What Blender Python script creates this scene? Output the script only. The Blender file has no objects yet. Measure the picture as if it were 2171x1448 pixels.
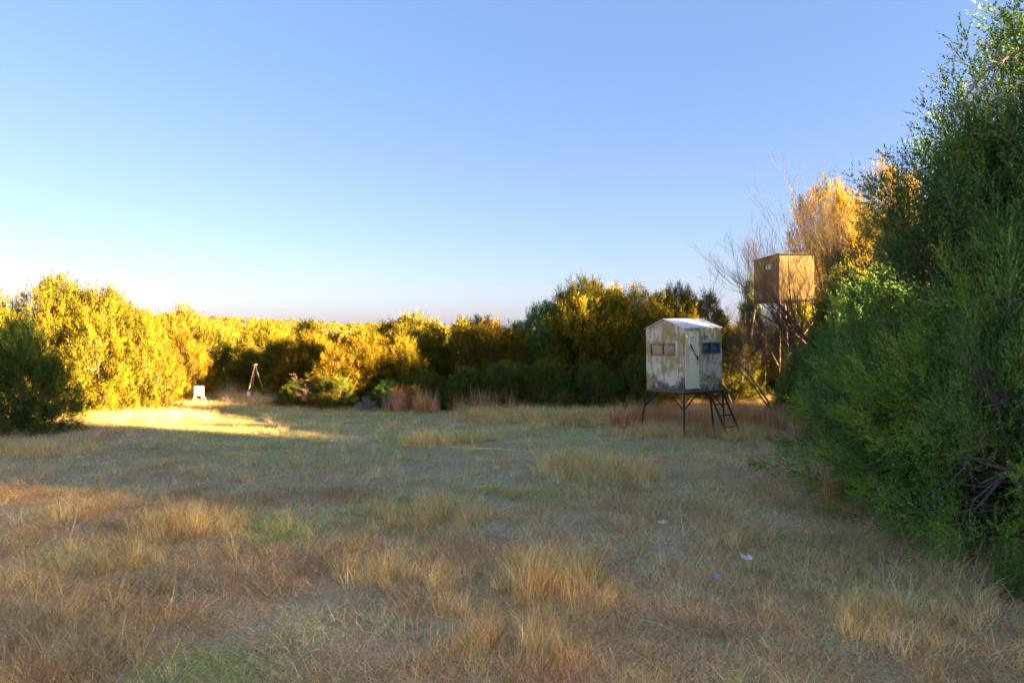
import bpy, math, random
import numpy as np
from mathutils import Vector, Matrix

sc = bpy.context.scene
F = 2171 * 24.0 / 36.0          # focal length in photograph pixels
HOR, CX, CAMZ = 703.0, 1085.5, 3.0
R_ = math.radians

# ------------------------------------------------------------------ camera, sky, sun, exposure
cam = bpy.data.cameras.new('camera')
cam.lens = 24.0; cam.sensor_width = 36.0; cam.clip_end = 8000; cam.clip_start = 0.1
camo = bpy.data.objects.new('camera', cam); sc.collection.objects.link(camo)
camo.location = (0, 0, CAMZ)
camo.rotation_euler = (R_(90) - math.atan((724 - HOR) / F), 0, 0)
sc.camera = camo

SUN_AZ, SUN_EL = 111.0, 10.0    # clockwise from +Y (view direction), degrees
world = bpy.data.worlds.new('World'); sc.world = world; world.use_nodes = True
wn = world.node_tree; wn.nodes.clear()
wo = wn.nodes.new('ShaderNodeOutputWorld'); bg = wn.nodes.new('ShaderNodeBackground')
sky = wn.nodes.new('ShaderNodeTexSky'); sky.sky_type = 'NISHITA'; sky.sun_disc = False
sky.sun_elevation = R_(SUN_EL); sky.sun_rotation = R_(SUN_AZ)
sky.altitude = 200; sky.air_density = 1.0; sky.dust_density = 1.0; sky.ozone_density = 1.5
bg.inputs[1].default_value = 0.050
# one even colour response for the whole sky (white balance and contrast of the photograph)
sep = wn.nodes.new('ShaderNodeSeparateColor'); com = wn.nodes.new('ShaderNodeCombineColor')
wn.links.new(sky.outputs[0], sep.inputs[0])
def wmath(op, a, b):
    q = wn.nodes.new('ShaderNodeMath'); q.operation = op
    for sock, v in zip(q.inputs, (a, b)):
        if isinstance(v, float): sock.default_value = v
        else: wn.links.new(v, sock)
    return q.outputs[0]
for k, (gain, ex, toe) in enumerate(((0.262, 0.97, 0.215), (0.25, 0.97, 0.39), (0.50, 0.70, 0.50))):
    v = wmath('MULTIPLY', wmath('POWER', sep.outputs[k], ex), gain)
    v = wmath('SQRT', wmath('ADD', wmath('MULTIPLY', v, v), toe*toe), 0.0)
    wn.links.new(v, com.inputs[k])
wn.links.new(com.outputs[0], bg.inputs[0]); wn.links.new(bg.outputs[0], wo.inputs[0])

sun = bpy.data.lights.new('sun', 'SUN'); sun.energy = 5.0; sun.angle = R_(1.4)
sun.color = (1.0, 0.665, 0.30)
suno = bpy.data.objects.new('sun', sun); sc.collection.objects.link(suno)
_sd = Vector((math.sin(R_(SUN_AZ)) * math.cos(R_(SUN_EL)), math.cos(R_(SUN_AZ)) * math.cos(R_(SUN_EL)), math.sin(R_(SUN_EL))))
suno.rotation_euler = (-_sd).to_track_quat('-Z', 'Y').to_euler()
suno.location = _sd * 60

vs = sc.view_settings
vs.view_transform = 'Standard'; vs.look = 'None'; vs.gamma = 1.0; vs.use_curve_mapping = False
vs.exposure = 4.2
sc.cycles.max_bounces = 8; sc.cycles.diffuse_bounces = 5; sc.cycles.transparent_max_bounces = 8
sc.cycles.sample_clamp_indirect = 3.0
sc.cycles.use_denoising = True; sc.cycles.denoiser = 'OPENIMAGEDENOISE'; sc.cycles.denoising_input_passes = 'RGB_ALBEDO_NORMAL'; sc.cycles.denoising_prefilter = 'ACCURATE'

# ------------------------------------------------------------------ helpers
def at(px, py, d):
    return Vector(((px - CX) / F * d, d, CAMZ - (py - HOR) / F * d))

_rs = np.random.RandomState(7)
_LAT = _rs.rand(4, 256, 256)
def vnoise(x, y, s, seed=0):
    x = np.asarray(x) / s + 91.3 * (seed + 1); y = np.asarray(y) / s + 47.7 * (seed + 1)
    xi = np.floor(x).astype(int); yi = np.floor(y).astype(int)
    fx = x - xi; fy = y - yi
    fx = fx * fx * (3 - 2 * fx); fy = fy * fy * (3 - 2 * fy)
    L = _LAT[seed % 4]
    a = L[xi % 256, yi % 256]; b = L[(xi + 1) % 256, yi % 256]
    c = L[xi % 256, (yi + 1) % 256]; e = L[(xi + 1) % 256, (yi + 1) % 256]
    return (a * (1 - fx) + b * fx) * (1 - fy) + (c * (1 - fx) + e * fx) * fy

_PD = np.array([0, 33, 42, 60, 110, 180, 300, 480, 700, 1000, 1400, 2500, 6000.0])
_PZ = np.array([0, 0, -0.7, -3.0, -4.6, -4.2, -3.4, -2.6, -1.8, -1.0, -1, -4, -8.0])
def terrain(x, y):
    x = np.asarray(x, float); y = np.asarray(y, float)
    d = np.sqrt(x * x + y * y); front = np.clip(y / (d + 1e-6), 0, 1) ** 0.5
    z = np.interp(d, _PD, _PZ) * front
    z = z + (vnoise(x, y, 190, 1) - 0.5) * np.clip((d - 120) / 300, 0, 1) * 11 + 19*np.exp(-((x+400)/240)**2-((y-1000)/260)**2)
    z = z + (vnoise(x, y, 2.6, 2) - 0.5) * 0.12 * np.clip(1 - d / 60, 0, 1)
    z = z + (vnoise(x, y, 0.7, 3) - 0.5) * 0.04 * np.clip(1 - d / 30, 0, 1)
    return z
def tz(x, y): return float(terrain(x, y))
def gp(px, py):
    d = F * CAMZ / (py - HOR)
    return Vector(((px - CX) / F * d, d, tz((px - CX) / F * d, d)))

def mesh_np(name, V, faces_flat, sizes, mat=None, smooth=False, attrs=None):
    me = bpy.data.meshes.new(name)
    V = np.ascontiguousarray(V, dtype=np.float32); n = len(V)
    me.vertices.add(n); me.vertices.foreach_set('co', V.ravel())
    ff = np.ascontiguousarray(faces_flat, dtype=np.int32).ravel(); sizes = np.ascontiguousarray(sizes, dtype=np.int32)
    if len(sizes):
        me.loops.add(len(ff)); me.loops.foreach_set('vertex_index', ff)
        me.polygons.add(len(sizes))
        me.polygons.foreach_set('loop_start', np.concatenate(([0], np.cumsum(sizes)[:-1])).astype(np.int32))
        me.polygons.foreach_set('loop_total', sizes)
    if smooth: me.polygons.foreach_set('use_smooth', np.ones(len(sizes), bool))
    for k, (typ, arr) in (attrs or {}).items():
        a = me.attributes.new(k, typ, 'POINT')
        fld = {'FLOAT': 'value', 'INT': 'value', 'FLOAT_VECTOR': 'vector', 'FLOAT_COLOR': 'color'}[typ]
        a.data.foreach_set(fld, np.ascontiguousarray(arr, dtype=np.int32 if typ == 'INT' else np.float32).ravel())
    me.update(calc_edges=True)
    if mat: me.materials.append(mat)
    return me

class MB:
    """collects shapes for one mesh"""
    def __init__(s): s.v = []; s.f = []
    def box(s, lo, hi, M=None):
        b = len(s.v)
        for x in (lo[0], hi[0]):
            for y in (lo[1], hi[1]):
                for z in (lo[2], hi[2]):
                    p = Vector((x, y, z)); s.v.append(tuple(M @ p) if M else tuple(p))
        for q in ((0,1,3,2),(4,6,7,5),(0,4,5,1),(2,3,7,6),(0,2,6,4),(1,5,7,3)): s.f.append([b+i for i in q])
        return s
    def tube(s, pts, rad, n=6, cap=True):
        pts = [Vector(p) for p in pts]; m = len(pts)
        if not hasattr(rad, '__len__'): rad = [rad] * m
        b = len(s.v); prev = None
        for i, p in enumerate(pts):
            t = (pts[min(i+1, m-1)] - pts[max(i-1, 0)]).normalized()
            if prev is None: u = t.orthogonal().normalized()
            else:
                u = prev - t * prev.dot(t)
                u = u.normalized() if u.length > 1e-6 else t.orthogonal().normalized()
            prev = u; w = t.cross(u)
            for k in range(n):
                a = 2 * math.pi * k / n
                s.v.append(tuple(p + (u * math.cos(a) + w * math.sin(a)) * rad[i]))
        for i in range(m - 1):
            for k in range(n):
                k2 = (k + 1) % n
                s.f.append([b+i*n+k, b+i*n+k2, b+(i+1)*n+k2, b+(i+1)*n+k])
        if cap:
            s.f.append([b+k for k in range(n)][::-1]); s.f.append([b+(m-1)*n+k for k in range(n)])
        return s
    def bar(s, a, b_, w, h=None):
        a = Vector(a); b_ = Vector(b_); h = h or w
        t = (b_ - a).normalized(); u = t.cross(Vector((0,0,1)))
        u = u.normalized() if u.length > 1e-4 else Vector((1,0,0)); q = u.cross(t)
        b = len(s.v)
        for p in (a, b_):
            for (i, j) in ((-1,-1),(1,-1),(1,1),(-1,1)): s.v.append(tuple(p + u*i*w/2 + q*j*h/2))
        for qd in ((3,2,1,0),(4,5,6,7),(0,1,5,4),(1,2,6,5),(2,3,7,6),(3,0,4,7)): s.f.append([b+i for i in qd])
        return s
    def poly(s, pts): b = len(s.v); s.v += [tuple(p) for p in pts]; s.f.append(list(range(b, b+len(pts)))); return s
    def mesh(s, name, mat, smooth=False):
        me = bpy.data.meshes.new(name); me.from_pydata(s.v, [], s.f)
        if smooth: me.polygons.foreach_set('use_smooth', [True]*len(me.polygons))
        me.update()
        if mat: me.materials.append(mat)
        return me
    def obj(s, name, mat, parent=None, smooth=False, bevel=0):
        o = bpy.data.objects.new(name, s.mesh(name, mat, smooth)); sc.collection.objects.link(o)
        if parent: o.parent = parent
        if bevel:
            m = o.modifiers.new('bevel', 'BEVEL'); m.width = bevel; m.segments = 2; m.limit_method = 'ANGLE'
        return o
def link(name, me, parent=None):
    o = bpy.data.objects.new(name, me); sc.collection.objects.link(o)
    if parent: o.parent = parent
    return o
def tag(o, label=None, cat=None, group=None, kind=None):
    for k, v in (('label', label), ('category', cat), ('group', group), ('kind', kind)):
        if v: o[k] = v
    return o
def empty(name, loc, rz=0):
    o = bpy.data.objects.new(name, None); sc.collection.objects.link(o)
    o.location = loc; o.rotation_euler = (0, 0, rz); o.empty_display_size = 0.2
    return o

# ------------------------------------------------------------------ materials
def newmat(name):
    m = bpy.data.materials.new(name); m.use_nodes = True
    nt = m.node_tree; p = nt.nodes['Principled BSDF']
    return m, nt, p
def ramp(nt, fac, stops):
    r = nt.nodes.new('ShaderNodeValToRGB'); e = r.color_ramp.elements
    while len(e) < len(stops): e.new(0.5)
    for el, (pos, col) in zip(e, stops): el.position = pos; el.color = (*col, 1)
    nt.links.new(fac, r.inputs[0]); return r.outputs[0]
def noise(nt, scale, detail=4, rough=0.6, coord='Object', vec=None):
    n = nt.nodes.new('ShaderNodeTexNoise'); n.inputs['Scale'].default_value = scale
    n.inputs['Detail'].default_value = detail; n.inputs['Roughness'].default_value = rough
    if vec is None:
        t = nt.nodes.new('ShaderNodeTexCoord'); vec = t.outputs[coord]
    nt.links.new(vec, n.inputs['Vector']); return n.outputs['Fac']
def mixc(nt, fac, a, b, typ='MIX'):
    m = nt.nodes.new('ShaderNodeMix'); m.data_type = 'RGBA'; m.blend_type = typ
    for sock, v in ((m.inputs[0], fac), (m.inputs[6], a), (m.inputs[7], b)):
        if hasattr(v, 'is_output'): nt.links.new(v, sock)
        elif isinstance(v, (int, float)): sock.default_value = v
        else: sock.default_value = (*v, 1)
    return m.outputs[2]
def bump(nt, p, h, strength=0.3, dist=0.01):
    b = nt.nodes.new('ShaderNodeBump'); b.inputs['Strength'].default_value = strength; b.inputs['Distance'].default_value = dist
    nt.links.new(h, b.inputs['Height']); nt.links.new(b.outputs[0], p.inputs['Normal'])
def simple(name, c0, c1, scale=6, rough=0.8, metal=0.0, bmp=0.2):
    m, nt, p = newmat(name); n = noise(nt, scale, 6, 0.65)
    nt.links.new(ramp(nt, n, [(0.3, c0), (0.7, c1)]), p.inputs['Base Color'])
    p.inputs['Roughness'].default_value = rough; p.inputs['Metallic'].default_value = metal
    if bmp: bump(nt, p, n, bmp, 0.004)
    return m

def leaf_mat(name, stops, transl=0.35):
    m, nt, p = newmat(name); nt.nodes.remove(p)
    a = nt.nodes.new('ShaderNodeAttribute'); a.attribute_name = 'tint'
    oi = nt.nodes.new('ShaderNodeObjectInfo')
    c = ramp(nt, a.outputs['Fac'], stops)
    c = mixc(nt, 1.0, c, oi.outputs['Color'], 'MULTIPLY')
    d = nt.nodes.new('ShaderNodeBsdfDiffuse'); t = nt.nodes.new('ShaderNodeBsdfTranslucent'); mx = nt.nodes.new('ShaderNodeMixShader')
    nt.links.new(c, d.inputs[0]); nt.links.new(c, t.inputs[0]); mx.inputs[0].default_value = transl
    nt.links.new(d.outputs[0], mx.inputs[1]); nt.links.new(t.outputs[0], mx.inputs[2])
    nt.links.new(mx.outputs[0], nt.nodes['Material Output'].inputs[0])
    return m
M = {}
M['leaf'] = leaf_mat('cedar_foliage', [(0.0, (0.10, 0.11, 0.022)), (0.45, (0.31, 0.27, 0.028)), (0.8, (0.40, 0.32, 0.028)), (1.0, (0.42, 0.25, 0.032))], 0.40)
M['bark'] = simple('cedar_bark', (0.09, 0.075, 0.062), (0.22, 0.19, 0.165), 14, 0.95, 0, 0.5)
M['deadwood'] = simple('bare_wood', (0.07, 0.05, 0.038), (0.15, 0.11, 0.08), 9, 0.9, 0, 0.3)
M['redwood'] = simple('dead_shrub_wood', (0.22, 0.13, 0.09), (0.36, 0.24, 0.17), 9, 0.9, 0, 0.2)

def grass_mat(name):
    m, nt, p = newmat(name); nt.nodes.remove(p)
    a = nt.nodes.new('ShaderNodeAttribute'); a.attribute_name = 'btint'
    i = nt.nodes.new('ShaderNodeAttribute'); i.attribute_name = 'ccol'; i.attribute_type = 'INSTANCER'
    c = mixc(nt, 1.0, a.outputs['Color'], i.outputs['Color'], 'MULTIPLY')
    d = nt.nodes.new('ShaderNodeBsdfDiffuse'); t = nt.nodes.new('ShaderNodeBsdfTranslucent'); mx = nt.nodes.new('ShaderNodeMixShader')
    nt.links.new(c, d.inputs[0]); nt.links.new(c, t.inputs[0]); mx.inputs[0].default_value = 0.2
    nt.links.new(d.outputs[0], mx.inputs[1]); nt.links.new(t.outputs[0], mx.inputs[2])
    nt.links.new(mx.outputs[0], nt.nodes['Material Output'].inputs[0])
    return m
M['grass'] = grass_mat('grass_blades')

m, nt, p = newmat('soil_thatch'); M['soil'] = m
n1 = noise(nt, 0.8, 5, 0.6); n2 = noise(nt, 14, 6, 0.7)
c = mixc(nt, n1, ramp(nt, n2, [(0.3, (0.34, 0.22, 0.125)), (0.7, (0.60, 0.43, 0.27))]), ramp(nt, n2, [(0.3, (0.31, 0.23, 0.11)), (0.7, (0.56, 0.42, 0.23))]))
nt.links.new(c, p.inputs['Base Color']); p.inputs['Roughness'].default_value = 1.0
p.inputs['Specular IOR Level'].default_value = 0.0
bump(nt, p, n2, 0.6, 0.04)

# ------------------------------------------------------------------ ground: one sheet to the horizon
def build_ground():
    rings = np.concatenate((np.arange(0.6, 45, 0.45), np.geomspace(45, 6500, 110)))
    na = 360
    th = np.linspace(0, 2*np.pi, na, endpoint=False)
    X = np.outer(rings, np.sin(th)).ravel(); Y = np.outer(rings, np.cos(th)).ravel()
    V = np.stack((X, Y, terrain(X, Y)), 1)
    V = np.concatenate((V, [[0, 0, tz(0, 0)]]))
    nr = len(rings); i = np.arange(nr-1)[:, None]; k = np.arange(na)[None, :]; k2 = (k+1) % na
    q = np.stack((i*na+k+0*k2, (i+1)*na+k+0*k2, (i+1)*na+k2, i*na+k2), -1).reshape(-1, 4)
    tri = np.stack((np.full(na, nr*na), np.arange(na), (np.arange(na)+1) % na), 1)
    ff = np.concatenate((q.ravel(), tri.ravel())); sz = np.concatenate((np.full(len(q), 4), np.full(na, 3)))
    o = link('ground', mesh_np('ground', V, ff, sz, M['soil'], True)); tag(o, kind='structure')
build_ground()

# ------------------------------------------------------------------ cedars
def unit(a): return a / (np.linalg.norm(a, axis=-1, keepdims=True) + 1e-9)
def cedar(seed, H, R, lobes, n_plume, n_spray, n_leaf, plen, llen, lwid, up=0.75, skirt=0.0, spread=0.33, nbr=140, bare=0.0, rough=0.35, leafmat=None, holes=0.4):
    """crown mesh (plumes of pointed scale-leaf sprays on a union of lobes) and a trunk mesh with limbs"""
    rs = np.random.RandomState(seed)
    L = []                       # lobe: cx, cy, zlo, ztop, r
    L.append((0, 0, skirt*H, H, R*0.62))
    for i in range(lobes):
        a = 2*np.pi*(i + rs.rand()*0.7)/lobes; rr = R*(0.25 + 0.42*rs.rand())
        hh = H*(0.50 + 0.47*rs.rand()); r = R*(0.32 + 0.20*rs.rand())
        L.append((math.cos(a)*rr, math.sin(a)*rr, skirt*H*rs.rand(), hh, r))
    L = np.array(L)
    wts = L[:, 4]*(L[:, 3]-L[:, 2]); wts = wts/wts.sum()
    P = []; D = []
    prof = lambda t: np.where(t < 0.3, 0.80+0.2*t/0.3, np.sqrt(np.clip(1-(np.maximum(t-0.3, 0)/0.7)**1.7, 0, 1)))
    while len(P) < n_plume:
        k = rs.choice(len(L), p=wts); cx, cy, z0, z1, r = L[k]
        t = rs.rand()**0.9; a = rs.rand()*2*np.pi
        lump = math.sin(a*3+k*1.7+t*5)*math.sin(a*2-t*9+k)+0.6*math.sin(a*7+t*13+k*2.3)
        if rs.rand() < holes*max(0, -lump-0.05): continue
        rad = r*float(prof(t))*(1.0 + 0.22*(rs.rand()-0.5) + rough*0.35*lump) * (1 - 0.35*rs.rand()**3)
        p = np.array([cx+math.cos(a)*rad, cy+math.sin(a)*rad, z0+(z1-z0)*t])
        inside = False
        for j, (ax, ay, b0, b1, br) in enumerate(L):
            if j == k: continue
            tt = (p[2]-b0)/(b1-b0)
            if 0 <= tt < 1 and math.hypot(p[0]-ax, p[1]-ay) < br*float(prof(np.array(tt)))*0.72: inside = True; break
        if rs.rand() < 0.22:
            p[:2] = (p[:2]-[cx, cy])*(0.45+0.4*rs.rand())+[cx, cy]; p[2] *= 0.93; inside = False
        if inside: continue
        if bare and rs.rand() < bare*math.exp(-((p[2]/H-0.42)/0.16)**2): continue
        out = np.array([math.cos(a), math.sin(a), 0]); d = out*(1.0-0.75*t) + np.array([0, 0, up*(0.35+0.9*t)]) + rs.randn(3)*0.22
        P.append(p); D.append(d)
    P = np.array(P); D = unit(np.array(D)); n = len(P)
    PL = plen*(0.55 + 0.6*rs.rand(n) + 0.7*rs.rand(n)**4)
    tint = np.clip(0.36 + 0.25*rs.randn(n), 0, 0.85); og = rs.rand(n) < 0.09; tint[og] = 0.82 + 0.18*rs.rand(og.sum())
    # sprays
    s = rs.rand(n, n_spray)**0.85
    e1 = unit(np.cross(D, rs.randn(n, 3))); e2 = np.cross(D, e1)
    az = rs.rand(n, n_spray)*2*np.pi
    lat = e1[:, None]*np.cos(az)[..., None] + e2[:, None]*np.sin(az)[..., None]
    rad = PL[:, None]*spread*(1-s)**0.7*np.sqrt(rs.rand(n, n_spray))
    SP = P[:, None] + D[:, None]*(s-0.25)[..., None]*PL[:, None, None] + lat*rad[..., None]
    SD = unit(D[:, None]*0.9 + lat*(0.75*(1-0.5*s))[..., None] + rs.randn(n, n_spray, 3)*0.18)
    SL = (0.30+0.25*rs.rand(n, n_spray))*PL[:, None]*(1-0.35*s)
    # leaflets along each spray
    u = rs.rand(n, n_spray, n_leaf)
    lv = rs.randn(n, n_spray, n_leaf, 3)
    LD = unit(SD[:, :, None]*1.0 + unit(lv)*0.75)
    LP = SP[:, :, None] + SD[:, :, None]*(u*SL[..., None])[..., None]
    ll = llen*(0.6+0.8*rs.rand(n, n_spray, n_leaf))*(1-0.3*u)
    W = unit(np.cross(LD, rs.randn(n, n_spray, n_leaf, 3)))*(lwid*(0.7+0.6*rs.rand(n, n_spray, n_leaf)))[..., None]
    A = LP - W; B = LP + W; C = LP + LD*ll[..., None]
    NV = unit(unit(lat*0.75 + D[:, None]*0.55)[:, :, None] + unit(rs.randn(n, n_spray, n_leaf, 3))*0.45)
    flip = (np.cross(B-A, C-A)*NV).sum(-1, keepdims=True) < 0
    A, B = np.where(flip, B, A), np.where(flip, A, B)
    V = np.stack((A, B, C), -2).reshape(-1, 3)
    V[:, 2] = np.maximum(V[:, 2], 0.03)
    T = np.broadcast_to(tint[:, None, None, None], (n, n_spray, n_leaf, 3)) + 0.10*rs.randn(n, n_spray, n_leaf, 1)
    nt_ = len(V)//3
    crown = mesh_np('crown', V, np.arange(nt_*3), np.full(nt_, 3), leafmat or M['leaf'], True, {'tint': ('FLOAT', np.clip(T, 0, 1).reshape(-1))})
    NV = np.broadcast_to(NV[:, :, :, None], (n, n_spray, n_leaf, 3, 3)).reshape(-1, 3)
    crown.normals_split_custom_set_from_vertices(NV.tolist())
    # trunk, limbs, branches
    mb = MB(); r0 = 0.035*R + 0.05
    fork = Vector((0, 0, 0.12*H))
    mb.tube([(0, 0, -0.1), (0.02*R, 0, 0.05*H), fork, (0.05*R, 0.03*R, 0.45*H), (0, 0, 0.93*H)], [r0*1.25, r0, r0*0.9, r0*0.55, 0.012], 7)
    limbs = [(Vector((0.02*R, 0, 0.12*H)), Vector((0, 0, 0.93*H)))]
    for (cx, cy, z0, z1, r) in L[1:]:
        e = Vector((cx, cy, z1*0.93)); mid = fork.lerp(e, 0.45) + Vector((cx*0.25, cy*0.25, -0.03*H))
        mb.tube([fork, mid, e], [r0*0.6, r0*0.38, 0.01], 5, False); limbs.append((mid, e))
    for i in range(nbr):
        j = rs.randint(n); e = Vector(P[j]); a, b = limbs[rs.randint(len(limbs))]
        best = min((la.lerp(lb, f) for la, lb in limbs for f in (0.05, 0.25, 0.5, 0.75)), key=lambda q: (q-e).length + max(0, q.z-e.z)*1.5)
        w = 0.10*(e-best).length
        mid = best.lerp(e, 0.5) + Vector(rs.randn(3))*w + Vector((0, 0, -w*0.6))
        tip = e + Vector(D[j])*plen*0.4
        rr = 0.012+0.008*rs.rand()
        mb.tube([best, mid, e, tip], [rr*1.6, rr, rr*0.6, 0.003], 4, False)
        for q in range(3):
            f = 0.3+0.6*rs.rand(); st = mid.lerp(e, f)
            mb.tube([st, st+Vector(unit(rs.randn(3)+D[j]*0.6))*plen*(0.4+0.6*rs.rand())], [rr*0.5, 0.002], 3, False)
    trunk = mb.mesh('trunk', M['bark'], True)
    return dict(crown=crown, trunk=trunk, H=H, R=R)

PR = {}
PR['dome'] = cedar(1, 5.0, 2.6, 9, 1150, 26, 11, 0.74, 0.072, 0.0118, up=1.1, spread=0.24, nbr=110, bare=0.3, rough=0.8)
PR['broad'] = cedar(2, 5.4, 3.4, 13, 1500, 26, 11, 0.78, 0.074, 0.0122, up=1.1, spread=0.24, nbr=150, bare=0.35, rough=0.8)
PR['spire'] = cedar(3, 5.0, 1.7, 3, 600, 24, 11, 0.66, 0.070, 0.0115, up=1.4, spread=0.22, nbr=70, rough=0.5)
PR['ragged'] = cedar(4, 5.2, 3.0, 8, 760, 27, 11, 0.90, 0.074, 0.0120, up=1.2, spread=0.22, nbr=170, bare=0.6, rough=0.7)
PR['tall'] = cedar(5, 9.0, 3.2, 12, 560, 32, 14, 1.35, 0.080, 0.0135, up=0.65, spread=0.20, nbr=300, bare=0.5, rough=0.8, holes=1.8)
PR['near'] = cedar(6, 4.2, 2.6, 8, 330, 42, 19, 1.15, 0.060, 0.0095, up=0.35, nbr=260, spread=0.19, rough=0.8, holes=1.8)

PR['sparse'] = cedar(7, 9.0, 3.2, 9, 98, 9, 7, 1.2, 0.075, 0.014, up=0.9, spread=0.5, nbr=90, rough=0.1, holes=0.0)  # crown thinned so filtered sun fills the shaded clearing
_trees = []
def tree(proto, px, d, top, hw, rz=0.0, color=(1, 1, 1), label='', cat='cedar tree', group=None, name='cedar_tree', xy=None, H=None, R=None):
    pr = PR[proto]
    x, y = xy if xy else ((px-CX)/F*d, d)
    z = tz(x, y)
    if H is None: H = CAMZ - (top-HOR)/F*d - z
    if R is None: R = hw/F*d
    root = empty(name, (x, y, z-0.03), rz)
    sH = H/(pr['H']*1.05); sR = R/(pr['R']*1.02)
    for part in ('trunk', 'crown'):
        o = link(part, pr[part], root); o.scale = (sR, sR, sH); o.color = (*color, 1)
    tag(root, label, cat, group); _trees.append(root)
    return root

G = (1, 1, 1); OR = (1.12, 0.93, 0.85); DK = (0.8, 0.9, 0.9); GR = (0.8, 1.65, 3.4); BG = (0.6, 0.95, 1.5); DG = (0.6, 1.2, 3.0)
LW = 'cedars along the left edge of the clearing'; CW = 'cedars along the back of the clearing'; RW = 'cedars on the right of the clearing'
# left edge
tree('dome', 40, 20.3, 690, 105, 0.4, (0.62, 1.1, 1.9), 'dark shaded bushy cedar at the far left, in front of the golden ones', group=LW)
tree('broad', -70, 24.5, 618, 150, 1.1, G, 'golden cedar cut by the left frame edge, behind the dark bush', group=LW)
tree('broad', 115, 25.5, 598, 125, 2.0, G, 'tallest sunlit golden cedar in the left group', group=LW)
tree('broad', 222, 25.5, 622, 110, 3.3, G, 'broad sunlit yellow cedar right of the tallest left one', group=LW)
tree('dome', 305, 26.0, 668, 68, 0.3, G, 'sunlit yellow cedar on the right shoulder of the left group', group=LW)
tree('broad', 385, 30.5, 707, 72, 4.0, OR, 'orange tinted sunlit cedar behind the white target board', group=LW)
# gap and back edge
tree('dome', 535, 38.0, 742, 62, 1.0, G, 'cedar with sunlit top and shaded base behind the tripod', group=CW)
tree('ragged', 592, 30.0, 790, 42, 1.0, G, 'small sunlit yellow cedar bush right beside the tripod', group=CW)
tree('broad', 655, 30.2, 708, 78, 0.7, OR, 'orange sunlit cedar above the small dead shrub', group=CW)
tree('broad', 762, 28.3, 706, 92, 2.2, OR, 'sunlit orange cedar in the middle of the back row', group=CW)
tree('dome', 852, 28.3, 722, 66, 3.0, G, 'lower golden cedar left of the pointed pair', group=CW)
tree('dome', 828, 27.0, 806, 46, 0.0, GR, 'low green shaded cedar bush at the back grass edge', group=CW)
tree('spire', 918, 30.0, 690, 58, 0.5, G, 'pointed cedar, left one of the pointed pair', group=CW)
tree('spire', 978, 29.5, 682, 58, 1.9, G, 'pointed cedar, right one of the pointed pair', group=CW)
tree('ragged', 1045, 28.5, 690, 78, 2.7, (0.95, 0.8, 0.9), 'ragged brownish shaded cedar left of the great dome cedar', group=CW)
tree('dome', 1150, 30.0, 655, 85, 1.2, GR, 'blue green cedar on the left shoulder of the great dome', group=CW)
tree('broad', 1252, 29.5, 603, 140, 4.4, G, 'great dome shaped cedar with golden crown, left of the pale blind', group=CW)
tree('ragged', 1350, 29.5, 622, 105, 0.2, G, 'orange topped cedar just left of the pale blind', group=CW)
tree('dome', 1432, 30.0, 618, 72, 1.3, G, 'golden topped cedar directly behind the pale blind roof', group=CW)
tree('spire', 1500, 31.0, 630, 66, 2.0, G, 'golden topped cedar behind the right end of the blind roof', group=CW)
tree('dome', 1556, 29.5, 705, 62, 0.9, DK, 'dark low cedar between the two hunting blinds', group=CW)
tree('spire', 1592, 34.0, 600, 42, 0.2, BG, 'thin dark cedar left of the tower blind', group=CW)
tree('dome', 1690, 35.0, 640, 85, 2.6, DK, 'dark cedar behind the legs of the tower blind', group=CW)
tree('tall', 1745, 37.0, 398, 95, 0.6, OR, 'tall orange sunlit cedar behind the bare tree', group=RW)
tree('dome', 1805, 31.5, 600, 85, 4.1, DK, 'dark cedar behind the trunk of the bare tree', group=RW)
tree('spire', 1778, 28.6, 425, 52, 0.9, OR, 'narrow golden cedar against the right side of the tower blind', group=RW)
tree('tall', 1812, 40.0, 425, 95, 1.7, OR, 'orange sunlit cedar between the two tall golden ones', group=RW)
tree('tall', 1885, 37.0, 362, 98, 2.8, OR, 'tall golden sunlit cedar right of the bare tree', group=RW)
# second row that closes the back of the clearing
for (px, d, top, hw, pr, lab) in ((610, 36, 722, 70, 'dome', 'golden cedar peeping over the dead shrub cedars'), (705, 34.5, 712, 80, 'ragged', 'golden cedar between the two orange ones, one row behind'), (805, 34, 712, 75, 'broad', 'golden cedar in the second row left of the pointed pair'), (885, 33.5, 708, 60, 'dome', 'golden cedar just behind the left pointed cedar'), (1095, 33, 690, 70, 'spire', 'golden cedar peeping left of the great dome'), (1300, 33.5, 622, 90, 'dome', 'golden cedar behind the great dome crown'), (1395, 33, 632, 80, 'broad', 'golden cedar one row behind the pale blind')):
    tree(pr, px, d, top, hw, px*0.37, G, lab, group=CW)
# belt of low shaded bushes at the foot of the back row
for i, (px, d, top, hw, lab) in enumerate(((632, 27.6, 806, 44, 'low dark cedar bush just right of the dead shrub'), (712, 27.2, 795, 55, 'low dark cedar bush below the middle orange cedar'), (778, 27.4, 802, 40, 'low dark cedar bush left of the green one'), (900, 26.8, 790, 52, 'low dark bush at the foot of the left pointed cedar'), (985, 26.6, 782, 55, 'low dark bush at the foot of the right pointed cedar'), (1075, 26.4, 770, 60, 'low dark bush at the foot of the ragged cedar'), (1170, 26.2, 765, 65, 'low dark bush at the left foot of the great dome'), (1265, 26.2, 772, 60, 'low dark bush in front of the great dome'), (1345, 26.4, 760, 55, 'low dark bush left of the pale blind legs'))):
    tree(('dome', 'ragged')[i % 2], px, d, top, hw, i*1.9, (0.75, 1.05, 1.5), lab, group='low bushes along the back of the clearing')
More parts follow.
